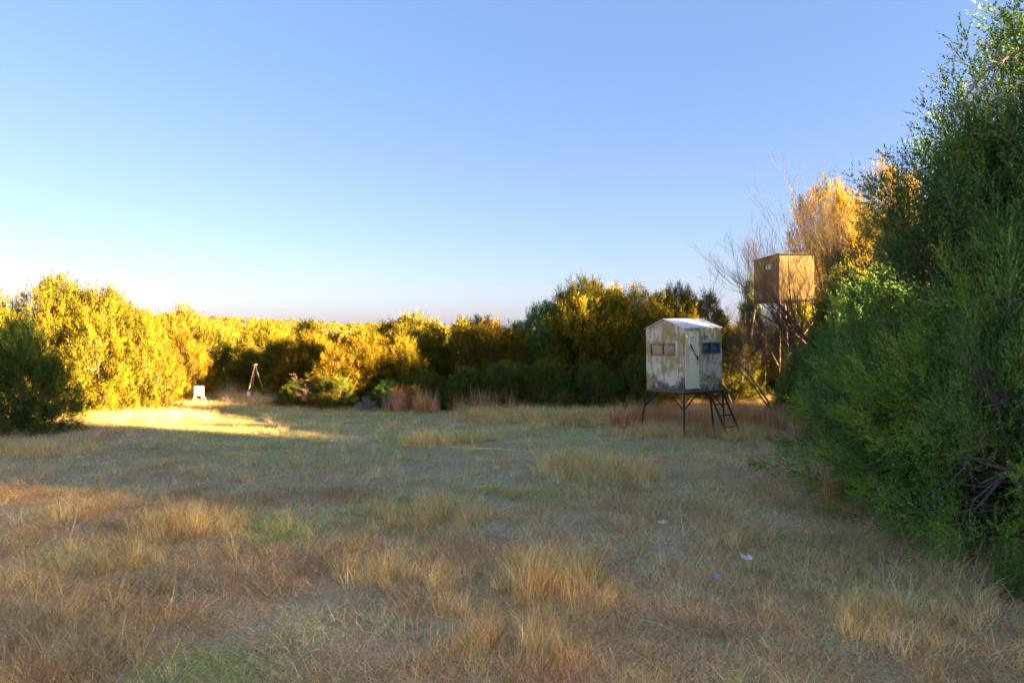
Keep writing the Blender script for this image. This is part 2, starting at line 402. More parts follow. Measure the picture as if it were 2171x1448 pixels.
# right mass
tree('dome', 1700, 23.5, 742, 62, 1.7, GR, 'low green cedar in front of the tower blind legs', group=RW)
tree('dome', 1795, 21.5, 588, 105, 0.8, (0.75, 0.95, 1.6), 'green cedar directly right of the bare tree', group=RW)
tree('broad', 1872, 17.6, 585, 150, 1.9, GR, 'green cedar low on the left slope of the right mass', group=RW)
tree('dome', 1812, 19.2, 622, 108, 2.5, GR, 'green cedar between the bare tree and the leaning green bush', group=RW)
tree('dome', 1945, 15.3, 690, 140, 5.5, GR, 'unseen low cedar added behind the two foreground bushes to block sun', group=RW)  # hidden bush added to keep a streak of sun off the field
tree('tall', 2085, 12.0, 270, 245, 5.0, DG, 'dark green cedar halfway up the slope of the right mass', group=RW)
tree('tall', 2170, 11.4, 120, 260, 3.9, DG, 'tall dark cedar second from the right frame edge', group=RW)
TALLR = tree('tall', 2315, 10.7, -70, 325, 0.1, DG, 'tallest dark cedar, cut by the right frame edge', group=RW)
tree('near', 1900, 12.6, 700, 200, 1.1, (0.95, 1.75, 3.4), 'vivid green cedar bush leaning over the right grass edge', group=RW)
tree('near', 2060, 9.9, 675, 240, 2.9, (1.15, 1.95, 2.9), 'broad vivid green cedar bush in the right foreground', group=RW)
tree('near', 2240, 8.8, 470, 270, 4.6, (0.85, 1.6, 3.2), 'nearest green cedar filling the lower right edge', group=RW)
tree('near', 2165, 7.6, 1175, 42, 0.5, (0.95, 1.9, 3.0), 'tiny green cedar seedling in the lower right corner', group=RW)
# unseen cedars added to shade the clearing
OUT = [(12.8, 7.6, 7.4, 3.0), (15.5, 8.2, 6.6, 3.0), (15, 16.6, 4.3, 2.7), (15.6, 19.3, 4.3, 2.4), (13.6, 18.4, 4.2, 2.2), (16, 21.9, 6.4, 2.3), (10.3, 14.5, 3.7, 1.3), (10.6, 15.7, 3.8, 1.3), (10.4, 16.8, 3.8, 1.3), (10.6, 18.1, 3.8, 1.3), (16.5, 23.6, 6.8, 2.1), (14.6, 21.6, 5.6, 1.8)]
OUT += [(30+4.2*j+1.3*((i+j) % 2), 1.6-1.6*j-2.5*i+0.6*((3*i+j) % 4), 12.5+0.6*j+0.4*(i % 3), 4.2) for j in range(6) for i in range(13)]  # far rows added out of frame, thin enough to leak warm sun
for i, (x, y, H, R) in enumerate(OUT):
    tree('sparse' if x > 25 else ('tall' if H > 6 else 'broad'), 0, 0, 0, 0, i*1.3, GR, 'unseen green cedar on the right, added for its shade', group='unseen cedars added for shade', xy=(x, y), H=H, R=R)

# more cedars in the shallow valley beyond the clearing
rs = np.random.RandomState(21)
bgp = []
for i in range(900):
    d = 42 + 70*rs.rand()**1.2; px = 330 + 800*rs.rand()
    x = (px-CX)/F*d
    if all((x-a)**2+(d-b)**2 > 15 for a, b in bgp): bgp.append((x, d))
    if len(bgp) >= 70: break
for i, (x, d) in enumerate(bgp):
    k = rs.rand(); cl, vl = (OR, 'orange tinted') if k < 0.25 else ((G, 'golden sunlit') if k < 0.8 else ((0.75, 0.9, 1.0), 'darker green'))
    tree(['dome', 'broad', 'ragged', 'spire'][i % 4], 0, 0, 0, 0, rs.rand()*6, cl, '%s cedar in the valley canopy beyond the clearing' % vl, group='%s cedars in the valley beyond' % vl.split()[0], xy=(x, d), H=4.0+1.8*rs.rand(), R=2.2+1.2*rs.rand())

# ------------------------------------------------------------------ geometry node scatter for what nobody could count
def proto_collection(name, meshes):
    c = bpy.data.collections.new(name)
    for i, me in enumerate(meshes):
        o = bpy.data.objects.new('%s_%02d' % (name, i), me); c.objects.link(o)
    return c
def scatter(name, pos, rot, scale, idx, col, coll, mat=None):
    me = mesh_np(name, pos, np.zeros(0, int), np.zeros(0, int), mat, False, {
        'rot': ('FLOAT_VECTOR', rot), 'scl': ('FLOAT_VECTOR', scale), 'idx': ('INT', idx),
        'ccol': ('FLOAT_COLOR', np.concatenate((col, np.ones((len(col), 1))), 1))})
    o = link(name, me)
    ng = bpy.data.node_groups.new(name + '_scatter', 'GeometryNodeTree')
    ng.interface.new_socket('Geometry', in_out='INPUT', socket_type='NodeSocketGeometry')
    ng.interface.new_socket('Geometry', in_out='OUTPUT', socket_type='NodeSocketGeometry')
    gi = ng.nodes.new('NodeGroupInput'); go = ng.nodes.new('NodeGroupOutput')
    ip = ng.nodes.new('GeometryNodeInstanceOnPoints'); ci = ng.nodes.new('GeometryNodeCollectionInfo')
    ci.inputs['Collection'].default_value = coll
    ci.inputs['Separate Children'].default_value = True; ci.inputs['Reset Children'].default_value = True
    def na(nm, t):
        q = ng.nodes.new('GeometryNodeInputNamedAttribute'); q.data_type = t; q.inputs['Name'].default_value = nm
        return q.outputs['Attribute']
    ip.inputs['Pick Instance'].default_value = True
    L = ng.links.new
    L(gi.outputs[0], ip.inputs['Points']); L(ci.outputs[0], ip.inputs['Instance'])
    L(na('idx', 'INT'), ip.inputs['Instance Index']); L(na('rot', 'FLOAT_VECTOR'), ip.inputs['Rotation']); L(na('scl', 'FLOAT_VECTOR'), ip.inputs['Scale'])
    L(ip.outputs[0], go.inputs[0])
    md = o.modifiers.new('scatter', 'NODES'); md.node_group = ng
    return o

def blades(seed, n, rad, h0, h1, lean, bend, width, segs, tip_keep=0.15, droop=0.0):
    """one clump of n bent blades"""
    rs = np.random.RandomState(seed)
    a = rs.rand(n)*2*np.pi; r = rad*np.sqrt(rs.rand(n))
    base = np.stack((r*np.cos(a), r*np.sin(a), np.full(n, -0.02)), 1)
    h = h0 + (h1-h0)*rs.rand(n)**1.4
    la = a + rs.randn(n)*1.6; ln = lean*(0.3+0.9*rs.rand(n))*(0.5+0.7*r/(rad+1e-6)); bd = bend*(0.3+rs.rand(n))
    wa = rs.rand(n)*np.pi
    wv = np.stack((np.cos(wa), np.sin(wa), np.zeros(n)), 1)
    outv = np.stack((np.cos(la), np.sin(la), np.zeros(n)), 1)
    V = []
    for k in range(segs+1):
        t = k/segs; th = ln + bd*t
        # integrate a curve whose tilt grows along the blade
        if k == 0: p = base.copy()
        else:
            st = (h/segs)[:, None]
            p = p + st*(outv*np.sin(th)[:, None] + np.array([0, 0, 1.0])*np.cos(th)[:, None])
        w = width*(1-(1-tip_keep)*t)
        V.append(p - wv*w); V.append(p + wv*w)
    V = np.stack(V, 1)                       # n, 2(segs+1), 3
    m = 2*(segs+1); b = (np.arange(n)*m)[:, None]
    q = np.concatenate([b + np.array([[2*k, 2*k+1, 2*k+3, 2*k+2]]) for k in range(segs)], 0)
    br = np.clip(0.5+0.2*rs.randn(n), 0.15, 0.9); wm = 1+0.12*rs.randn(n)
    colr = np.stack((br*wm, br, br*(2-wm)*0.95, np.ones(n)), 1)*2.0
    colr[:, 3] = 1
    C = np.repeat(colr[:, None], m, 1).reshape(-1, 4)
    me = mesh_np('clump', V.reshape(-1, 3), q.ravel(), np.full(len(q), 4), M['grass'], False, {'btint': ('FLOAT_COLOR', C)})
    return me

C_short = proto_collection('short_clump', [blades(100+i, 100, 0.20, 0.05, 0.14, 0.9, 0.9, 0.0024, 3) for i in range(4)] + [blades(120+i, 110, 0.22, 0.07, 0.20, 1.75, 0.3, 0.0026, 2) for i in range(6)])
C_tall = proto_collection('tall_clump', [blades(200+i, 56, 0.13, 0.22, 0.58, 0.30, 0.55, 0.0027, 4) for i in range(5)])
C_stem = proto_collection('bluestem_clump', [blades(300+i, 70, 0.17, 0.5, 1.15, 0.16, 0.25, 0.0050, 4) for i in range(4)])
C_stalk = proto_collection('stalk_clump', [blades(500+i, 5, 0.10, 0.22, 0.62, 0.45, 0.7, 0.0030, 5, 0.5) for i in range(5)])
C_bent = proto_collection('bent_clump', [blades(400+i, 60, 0.16, 0.35, 0.7, 0.55, 1.1, 0.0024, 5) for i in range(4)])

def blob(x, y, lst):
    v = np.zeros(len(x))
    for (px, py, rx, ry, amt) in lst:
        c = gp(px, py); v = np.maximum(v, amt*np.exp(-(((x-c.x)/rx)**2+((y-c.y)/ry)**2)))
    return v
GREEN = [(700, 905, 6, 4.5, 1.0), (950, 930, 5, 4, 1.0), (450, 890, 4, 3, 0.8), (1150, 920, 3, 3.5, 0.9), (560, 935, 4, 3, 0.5), (1020, 1010, 2.5, 2.5, 0.5), (880, 1060, 2, 2, 0.35), (600, 1130, 0.5, .5, .9), (430, 1410, .45, .35, .9), (1800, 1040, 1, 1, .3)]
def pick(rs, n, cols, w):
    cols = np.array(cols); k = rs.choice(len(cols), n, p=np.array(w)/sum(w)); return cols[k]
def fieldpts(rs, n, d0, d1, pw=1.0, side=1.18):
    d = np.sqrt(d0*d0 + (d1*d1-d0*d0)*rs.rand(n)**pw); x = (rs.rand(n)*2-1)*d*0.75*side
    return x, d

def short_grass():
    rs = np.random.RandomState(5)
    x1, y1 = fieldpts(rs, 14000, 3.6, 13); x2, y2 = fieldpts(rs, 30000, 13, 38)
    x = np.concatenate((x1, x2)); y = np.concatenate((y1, y2)); n = len(x)
    kp = rs.rand(n) < np.clip((vnoise(x, y, 0.55, 2)*0.6+vnoise(x, y, 2.1, 0)*0.4-0.22)*3.2, 0.25, 1); x = x[kp]; y = y[kp]; n = len(x)
    g = np.clip(blob(x, y, GREEN)*2.1 + (vnoise(x, y, 1.3, 0)-0.62)*1.1, 0, 1)
    nb = vnoise(x, y, 0.9, 1); npur = vnoise(x, y, 1.8, 2)
    brown = pick(rs, n, [(0.42, 0.265, 0.135), (0.48, 0.315, 0.165), (0.53, 0.365, 0.185), (0.36, 0.215, 0.115)], [3, 3, 2, 2])
    purple = pick(rs, n, [(0.46, 0.285, 0.155), (0.54, 0.36, 0.20), (0.42, 0.24, 0.125)], [2, 2, 1])
    straw = pick(rs, n, [(0.60, 0.42, 0.18), (0.54, 0.385, 0.165)], [1, 1])
    green = pick(rs, n, [(0.31, 0.315, 0.10), (0.38, 0.365, 0.14), (0.26, 0.29, 0.09)], [2, 2, 1])
    c = np.where((npur > 0.55)[:, None], purple, brown)
    c = np.where((rs.rand(n) < 0.14)[:, None], straw, c)
    c = np.where((rs.rand(n) < g)[:, None], green, c)
    c = np.minimum(c*(1.2+0.85*nb)[:, None], 0.82)
    far = np.clip((y-13)/20, 0, 1)
    s = (0.75+0.6*rs.rand(n))*(1+0.5*far)
    hz = s*(0.6+0.9*vnoise(x, y, 0.8, 3))*(1-0.35*g)
    pos = np.stack((x, y, terrain(x, y)), 1); rot = np.stack((rs.randn(n)*0.08, rs.randn(n)*0.08, rs.rand(n)*6.28), 1)
    idx = rs.randint(0, 10, n)
    o = scatter('short_grass', pos, rot, np.stack((s, s, hz), 1), idx, c, C_short, M['grass'])
    tag(o, 'short matted dry grass with green patches covering the clearing', 'grass', kind='stuff')
short_grass()

TALL = [(1270, 1000, 1.3, 1.5, 1.0), (1150, 1250, .9, .9, 0.8), (930, 1095, 0.9, 1.0, 0.7), (400, 1120, 1.0, .9, .6), (820, 1230, .8, .6, .55), (1100, 1380, .8, .5, .7), (1190, 890, 3.2, 1.3, 1.0), (1080, 880, 1.8, 1.0, .9), (1290, 885, 2.0, 1.2, .9), (905, 940, .7, .5, .9), (1000, 935, 1.2, .6, .5),
        (320, 890, 2, .8, .8), (520, 845, 3, .8, .7), (640, 855, 3, 1.0, .7), (1000, 1300, 1.2, .7, .35), (1450, 920, 2.2, .9, .9), (1560, 925, 1.2, 1.0, .9), (1880, 1330, .8, .6, .6), (1550, 1150, .7, .6, .5), (60, 960, 2, 1, .6), (230, 1200, 1.2, .6, .35)]
def tall_grass():
    rs = np.random.RandomState(9)
    x, y = fieldpts(rs, 52000, 3.8, 33)
    w = blob(x, y, TALL); keep = rs.rand(len(x)) < np.where(w > 0.25, w*0.8, 0.018 + 0.05*np.clip(vnoise(x, y, 2.2, 1)-0.5, 0, 1))*np.where(y < 12, 1.25, 1.0)
    x = x[keep]; y = y[keep]; w = w[keep]; n = len(x)
    c = pick(rs, n, [(0.62, 0.45, 0.20), (0.58, 0.40, 0.17), (0.50, 0.32, 0.12), (0.66, 0.51, 0.25)], [3, 2, 1.5, 2])*(1.1+0.5*rs.rand(n))[:, None]
    s = (0.55+0.5*rs.rand(n))*(0.75+0.35*w)
    pos = np.stack((x, y, terrain(x, y)), 1); rot = np.stack((rs.randn(n)*0.10, rs.randn(n)*0.10, rs.rand(n)*6.28), 1)
    wd = s*(1+0.6*np.clip((y-12)/15, 0, 1))
    o = scatter('tall_straw_grass', pos, rot, np.stack((wd, wd, s), 1), rs.randint(0, 5, n), c, C_tall, M['grass'])
    tag(o, 'pale straw coloured taller grass in loose patches across the clearing', 'grass', kind='stuff')
    # single pale seed stalks standing over the short grass
    x, y = fieldpts(rs, 1500, 4.0, 15); kk = rs.rand(len(x)) < np.clip(vnoise(x, y, 1.1, 1)*1.6-0.45, 0.05, 1); x = x[kk]; y = y[kk]; n = len(x)
    c = pick(rs, n, [(0.72, 0.58, 0.33), (0.66, 0.50, 0.27), (0.60, 0.42, 0.22)], [2, 2, 1])
    s = 0.7+0.6*rs.rand(n)
    o = scatter('seed_stalks', np.stack((x, y, terrain(x, y)), 1), np.stack((rs.randn(n)*.22, rs.randn(n)*.22, rs.rand(n)*6.28), 1), np.stack((s, s, s), 1), rs.randint(0, 5, n), c, C_stalk, M['grass'])
    tag(o, 'thin pale dry stalks leaning over the short foreground grass', 'grass', kind='stuff')
    # reddish bluestem along the back edge and round the blind
    pts = []
    for (px, py, rx, ry, k) in ((1340, 903, .5, .4, 18), (1400, 903, .9, .4, 34), (1480, 912, 1.0, .5, 24), (1590, 908, .7, .7, 34), (1010, 872, 1.8, .5, 40), (880, 872, 1.4, .5, 24), (1130, 872, 1.6, .4, 12), (1640, 912, .6, .5, 16), (1700, 925, .6, .5, 10), (1800, 1060, .6, .8, 8), (480, 838, 2.2, 2.0, 30)):
        c0 = gp(px, py)
        for i in range(k): pts.append((c0.x+rs.randn()*rx*.6, c0.y+rs.randn()*ry*.6))
    pts = np.array(pts); x, y = pts.T; n = len(x)
    c = pick(rs, n, [(0.44, 0.21, 0.10), (0.48, 0.27, 0.13), (0.52, 0.34, 0.17)], [2, 2, 1.2])*(1.2+0.6*rs.rand(n))[:, None]
    s = 0.5+0.5*rs.rand(n)
    o = scatter('bluestem_grass', np.stack((x, y, terrain(x, y)), 1), np.stack((rs.randn(n)*.06, rs.randn(n)*.06, rs.rand(n)*6.28), 1), np.stack((s, s, s), 1), rs.randint(0, 4, n), c, C_stem, M['grass'])
    tag(o, 'tall reddish bluestem grass round the blind and along the cedars', 'grass', kind='stuff')
    # long bent golden grass, lower left corner and under the right cedars
    pts = []
    for (px, py, rx, ry, k) in ((60, 1320, .9, .8, 42), (150, 1420, 1.0, .5, 30), (20, 1250, .6, .5, 12), (1790, 1080, .9, 1.0, 60), (1880, 1160, .8, .7, 40), (1980, 1260, .9, .5, 26), (1720, 980, 1.0, 1.5, 30), (50, 950, 1.2, .6, 14), (1250, 1020, .8, .8, 12)):
        c0 = gp(px, py)
        for i in range(k): pts.append((c0.x+rs.randn()*rx*.6, c0.y+rs.randn()*ry*.6))
    pts = np.array(pts); x, y = pts.T; n = len(x)
    c = pick(rs, n, [(0.42, 0.29, 0.14), (0.46, 0.35, 0.19), (0.34, 0.22, 0.13)], [2, 2, 1.2])*(1.2+0.6*rs.rand(n))[:, None]
    s = 0.6+0.5*rs.rand(n)
    o = scatter('bent_golden_grass', np.stack((x, y, terrain(x, y)), 1), np.stack((rs.randn(n)*.1, rs.randn(n)*.1, rs.rand(n)*6.28), 1), np.stack((s, s, s), 1), rs.randint(0, 4, n), c, C_bent, M['grass'])
    tag(o, 'long bent golden grass in the lower left corner and beneath the right cedars', 'grass', kind='stuff')
tall_grass()

def far_wood():
    rs = np.random.RandomState(13)
    N = 9000; d = 105 + 1300*rs.rand(N)**1.5; a = (rs.rand(N)*2-1)*R_(46)
    x = d*np.sin(a); y = d*np.cos(a)
    keep = rs.rand(N) < 0.55 + 0.6*vnoise(x, y, 60, 2)
    x = x[keep]; y = y[keep]; d = d[keep]; n = len(x)
    nb = vnoise(x, y, 45, 3)
    c = pick(rs, n, [(0.30, 0.25, 0.035), (0.26, 0.23, 0.04), (0.34, 0.24, 0.035)], [3, 2, 1])
    oak = rs.rand(n) < np.clip((nb-0.55)*4, 0.06, 0.9)
    c = np.where(oak[:, None], pick(rs, n, [(0.25, 0.20, 0.14), (0.29, 0.22, 0.16), (0.21, 0.19, 0.08)], [1, 1, 1]), c)
    s = (0.75+0.5*rs.rand(n))*(1+np.clip((d-300)/900, 0, 1)*1.0)
    hz = s*(0.85+0.35*rs.rand(n))/(1+np.clip((d-300)/900, 0, 1)*.5)
    o = scatter('far_woodland', np.stack((x, y, terrain(x, y)-0.3), 1), np.stack((0*x, 0*x, rs.rand(n)*6.28), 1), np.stack((s, s, hz), 1), rs.randint(0, 2, n), c, proto_collection('far_crown', [PRF['crown'], PR2['crown']]), M['farleaf'])
    tag(o, 'far cedar and oak woodland rolling to the horizon ridge', 'woodland', kind='stuff')
m, nt, p = newmat('far_foliage'); M['farleaf'] = m; nt.nodes.remove(p)
a_ = nt.nodes.new('ShaderNodeAttribute'); a_.attribute_name = 'tint'; i_ = nt.nodes.new('ShaderNodeAttribute'); i_.attribute_name = 'ccol'; i_.attribute_type = 'INSTANCER'
c_ = mixc(nt, 1.0, ramp(nt, a_.outputs['Fac'], [(0.0, (0.7, 0.7, 0.7)), (1.0, (1.2, 1.2, 1.2))]), i_.outputs['Color'], 'MULTIPLY')
d_ = nt.nodes.new('ShaderNodeBsdfDiffuse'); nt.links.new(c_, d_.inputs[0]); nt.links.new(d_.outputs[0], nt.nodes['Material Output'].inputs[0])
PRF = cedar(8, 5.0, 2.8, 7, 260, 7, 6, 0.95, 0.26, 0.07, nbr=5, leafmat=M['farleaf'])
PR2 = cedar(9, 5.0, 3.0, 6, 220, 7, 6, 0.95, 0.26, 0.07, nbr=5, up=0.5, leafmat=M['farleaf'])
far_wood()

# ------------------------------------------------------------------ materials of the built things
def fibreglass():
    m, nt, p = newmat('stained_fibreglass')
    tc = nt.nodes.new('ShaderNodeTexCoord'); co = tc.outputs['Object']
    speck = noise(nt, 120, 3, 0.7, vec=co); big = noise(nt, 2.3, 5, 0.62, vec=co)
    mp = nt.nodes.new('ShaderNodeMapping'); mp.inputs['Scale'].default_value = (9, 9, 1.1); nt.links.new(co, mp.inputs['Vector'])
    drip = noise(nt, 1.0, 5, 0.65, vec=mp.outputs[0]); blotch = noise(nt, 1.5, 4, 0.6, vec=mp.outputs[0])
    base = ramp(nt, speck, [(0.38, (0.46, 0.41, 0.34)), (0.62, (0.84, 0.77, 0.65))])
    algae = ramp(nt, drip, [(0.3, (0.27, 0.20, 0.06)), (0.7, (0.46, 0.36, 0.13))])
    ad = nt.nodes.new('ShaderNodeMath'); ad.operation = 'ADD'; nt.links.new(big, ad.inputs[0]); nt.links.new(drip, ad.inputs[1])
    f = ramp(nt, ad.outputs[0], [(0.44, (0, 0, 0)), (0.56, (1, 1, 1))]) if False else None
    mr = nt.nodes.new('ShaderNodeMapRange'); mr.inputs[1].default_value = 0.90; mr.inputs[2].default_value = 1.08
    nt.links.new(ad.outputs[0], mr.inputs[0])
    c = mixc(nt, mr.outputs[0], base, algae)
    # mould: dark patches with a shape of their own, most along the lower edge
    sp = nt.nodes.new('ShaderNodeSeparateXYZ'); nt.links.new(co, sp.inputs[0])
    zr = nt.nodes.new('ShaderNodeMapRange'); zr.inputs[1].default_value = 1.26; zr.inputs[2].default_value = 1.95; zr.inputs[3].default_value = 0.20; zr.inputs[4].default_value = -0.03
    nt.links.new(sp.outputs['Z'], zr.inputs[0])
    n3 = noise(nt, 3.1, 6, 0.7, vec=co)
    a2 = nt.nodes.new('ShaderNodeMath'); a2.operation = 'ADD'; nt.links.new(n3, a2.inputs[0]); nt.links.new(zr.outputs[0], a2.inputs[1])
    mr2 = nt.nodes.new('ShaderNodeMapRange'); mr2.inputs[1].default_value = 0.565; mr2.inputs[2].default_value = 0.70; mr2.inputs[4].default_value = 0.85
    nt.links.new(a2.outputs[0], mr2.inputs[0])
    c = mixc(nt, mr2.outputs[0], c, (0.035, 0.035, 0.04))
    nt.links.new(c, p.inputs['Base Color']); p.inputs['Roughness'].default_value = 0.75
    bump(nt, p, speck, 0.25, 0.004)
    return m
M['fibre'] = fibreglass()
def stained(name, c_clean, c_stain, c_dark, sz=(5, 5, 0.9), th=(0.45, 0.6)):
    m, nt, p = newmat(name); tc = nt.nodes.new('ShaderNodeTexCoord')
    mp = nt.nodes.new('ShaderNodeMapping'); mp.inputs['Scale'].default_value = sz; nt.links.new(tc.outputs['Object'], mp.inputs['Vector'])
    d = noise(nt, 1.6, 6, 0.65, vec=mp.outputs[0]); e = noise(nt, 5, 6, 0.7)
    c = ramp(nt, d, [(th[0]-0.12, c_clean), (th[0], c_clean), (th[1], c_stain)])
    c2 = ramp(nt, e, [(0.60, (0, 0, 0)), (0.72, (1, 1, 1))])
    c = mixc(nt, c2, c, c_dark)
    nt.links.new(c, p.inputs['Base Color']); p.inputs['Roughness'].default_value = 0.7; bump(nt, p, e, 0.15, 0.003)
    return m
M['door'] = stained('stained_door', (0.88, 0.80, 0.58), (0.52, 0.40, 0.16), (0.34, 0.27, 0.11), (2.5, 2.5, 0.5), (0.5, 0.66))
M['roof'] = simple('weathered_white_roof', (0.50, 0.50, 0.52), (0.72, 0.72, 0.74), 12, 0.55, 0.0, 0.15)
M['frame'] = simple('grey_blue_window_frame', (0.10, 0.13, 0.16), (0.17, 0.20, 0.24), 8, 0.5, 0.2, 0.1)
M['darksteel'] = simple('dark_rusty_steel', (0.022, 0.02, 0.02), (0.075, 0.055, 0.045), 18, 0.7, 0.3, 0.25)
M['ochre'] = simple('ochre_painted_plywood', (0.16, 0.105, 0.036), (0.24, 0.165, 0.06), 5, 0.85, 0, 0.2)
M['pole'] = simple('tan_pole', (0.28, 0.20, 0.11), (0.42, 0.31, 0.18), 9, 0.8, 0, 0.2)
M['rustpole'] = simple('rusty_tan_pole', (0.30, 0.19, 0.09), (0.46, 0.32, 0.17), 9, 0.7, 0.2, 0.2)
M['curtain'] = simple('pale_curtain', (0.34, 0.42, 0.50), (0.52, 0.60, 0.68), 4, 0.9, 0, 0.3)
M['chrome'] = simple('worn_chrome', (0.55, 0.55, 0.55), (0.75, 0.75, 0.75), 20, 0.25, 1.0, 0.05)
M['black'] = simple('black_strap', (0.012, 0.012, 0.012), (0.03, 0.03, 0.03), 20, 0.8, 0, 0.1)
M['whitepanel'] = simple('white_panel', (0.68, 0.68, 0.66), (0.82, 0.82, 0.80), 6, 0.6, 0, 0.05)
M['target'] = simple('white_target_board', (0.50, 0.50, 0.51), (0.64, 0.64, 0.66), 5, 0.7, 0, 0.1)
M['paper'] = simple('crumpled_paper', (0.50, 0.48, 0.46), (0.82, 0.80, 0.78), 16, 0.8, 0, 0.3)
M['bluepaper'] = simple('blue_paper', (0.16, 0.20, 0.55), (0.45, 0.50, 0.75), 26, 0.7, 0, 0.3)
M['brownleaf'] = simple('dead_leaf', (0.16, 0.06, 0.025), (0.28, 0.11, 0.05), 12, 0.9, 0, 0.3)
m, nt, p = newmat('window_glass'); M['glass'] = m
nt.nodes.remove(p)
gl = nt.nodes.new('ShaderNodeBsdfGlossy'); gl.inputs['Roughness'].default_value = 0.06; gl.inputs[0].default_value = (0.9, 0.93, 0.95, 1)
tr = nt.nodes.new('ShaderNodeBsdfTransparent'); tr.inputs[0].default_value = (0.72, 0.77, 0.80, 1)
mx = nt.nodes.new('ShaderNodeMixShader'); mx.inputs[0].default_value = 0.07
nt.links.new(tr.outputs[0], mx.inputs[1]); nt.links.new(gl.outputs[0], mx.inputs[2]); nt.links.new(mx.outputs[0], nt.nodes['Material Output'].inputs[0])

# ------------------------------------------------------------------ the pale hunting blind on legs
def hunting_blind():
    S, z0, z1, zr, th = 0.775, 1.27, 3.07, 3.34, 0.03
    c = gp(1452, 928); v = Vector((c.x, c.y, 0)).normalized(); cen = Vector((c.x, c.y, 0)) + v*(S*math.sqrt(2))
    rz = math.atan2(-v.y, -v.x) + math.pi/4
    root = empty('hunting_blind', (cen.x, cen.y, tz(cen.x, cen.y)), rz); root.rotation_euler = (R_(0.4), R_(-0.9), rz)
    tag(root, 'pale mouldy box blind with white gable roof on dark legs, beside red grass', 'hunting blind')
    H = z1 - z0
    def wall(axis, sgn, hole, gable):
        """wall of panels round a window opening; u runs left to right seen from outside"""
        mb = MB()
        (a0, a1, b0, b1) = hole
        def P(u, z, w):   # u in 0..1, w depth inward
            if axis == 'y': x = (-S + 2*S*u)*(1 if sgn < 0 else -1); return Vector((x, sgn*(S-w), z))
            y = (-S + 2*S*u)*(1 if sgn > 0 else -1); return Vector((sgn*(S-w), y, z))
        e = 0.0 if axis == 'y' else th/(2*S)
        def slab(u0, u1, za, zb):
            q = [P(u, z, w) for w in (0, th) for (u, z) in ((u0, za), (u1, za), (u1, zb), (u0, zb))]
            b = len(mb.v); mb.v += [tuple(t) for t in q]
            for f in ((0,1,2,3), (7,6,5,4), (0,4,5,1), (1,5,6,2), (2,6,7,3), (3,7,4,0)): mb.f.append([b+i for i in f])
        slab(e, 1-e, z0, b0); slab(e, 1-e, b1, z1); slab(e, a0, b0, b1); slab(a1, 1-e, b0, b1)
        if gable:
            q = [P(0, z1, 0), P(1, z1, 0), P(0.5, zr, 0), P(0, z1, th), P(1, z1, th), P(0.5, zr, th)]
            b = len(mb.v); mb.v += [tuple(t) for t in q]
            for f in ((0,1,2), (5,4,3), (1,4,5,2), (0,2,5,3)): mb.f.append([b+i for i in f])
        o = mb.obj('wall', M['fibre'], root)
        return o, P
    def window(P, hole, curtain):
        a0, a1, b0, b1 = hole; fw = 0.028; fu = fw/(2*S)
        mb = MB()
        def bar(u0, u1, za, zb, w0=-0.018, w1=0.035):
            q = [P(u, z, w) for w in (w0, w1) for (u, z) in ((u0, za), (u1, za), (u1, zb), (u0, zb))]
            b = len(mb.v); mb.v.extend(tuple(t) for t in q)
            for f in ((0,1,2,3), (7,6,5,4), (0,4,5,1), (1,5,6,2), (2,6,7,3), (3,7,4,0)): mb.f.append([b+i for i in f])
        bar(a0-0.006, a1+0.006, b0-0.01, b0+fw); bar(a0-0.006, a1+0.006, b1-fw, b1+0.01)
        bar(a0-0.006, a0+fu, b0+fw, b1-fw); bar(a1-fu, a1+0.006, b0+fw, b1-fw)
        mid = (a0+a1)/2
        bar(mid-fu*0.5, mid+fu*0.5, b0+fw, b1-fw, -0.012, 0.025)
        wnd = mb.obj('window', M['frame'], root)
        for (u0, u1, w) in ((a0+fu, mid-fu*0.5, 0.004), (mid+fu*0.5, a1-fu, 0.012)):
            mb2 = MB(); q = [P(u, z, ww) for ww in (w, w+0.004) for (u, z) in ((u0, b0+fw), (u1, b0+fw), (u1, b1-fw), (u0, b1-fw))]
            mb2.v += [tuple(t) for t in q]
            for f in ((0,1,2,3), (7,6,5,4), (0,4,5,1), (1,5,6,2), (2,6,7,3), (3,7,4,0)): mb2.f.append(list(f))
            mb2.obj('pane', M['glass'], wnd)
        for (u0, u1) in curtain:
            mb3 = MB(); n = 16
            for i in range(n+1):
                u = u0+(u1-u0)*i/n; w = 0.042+0.010*math.sin(i*2.2)
                for z in (b0-0.02, b1+0.02): mb3.v.append(tuple(P(u, z, w)))
            for i in range(n): mb3.f.append([2*i, 2*i+2, 2*i+3, 2*i+1])
            oc = mb3.obj('curtain', M['curtain'], wnd, True); md = oc.modifiers.new('thick', 'SOLIDIFY'); md.thickness = 0.003
    hg = (0.13, 0.79, z0+0.565*H, z0+0.765*H); hd = (0.48, 0.95, z0+0.59*H, z0+0.77*H)
    for axis, sgn, hole, gable, cur in (('y', -1, hg, True, ((0.14, 0.40), (0.47, 0.78))), ('x', 1, hd, False, ((0.49, 0.68), (0.74, 0.94))), ('y', 1, hg, True, ((0.14, 0.79),)), ('x', -1, hd, False, ((0.49, 0.94),))):
        o, P = wall(axis, sgn, hole, gable); window(P, hole, cur)
        if axis == 'x' and sgn > 0: PD = P
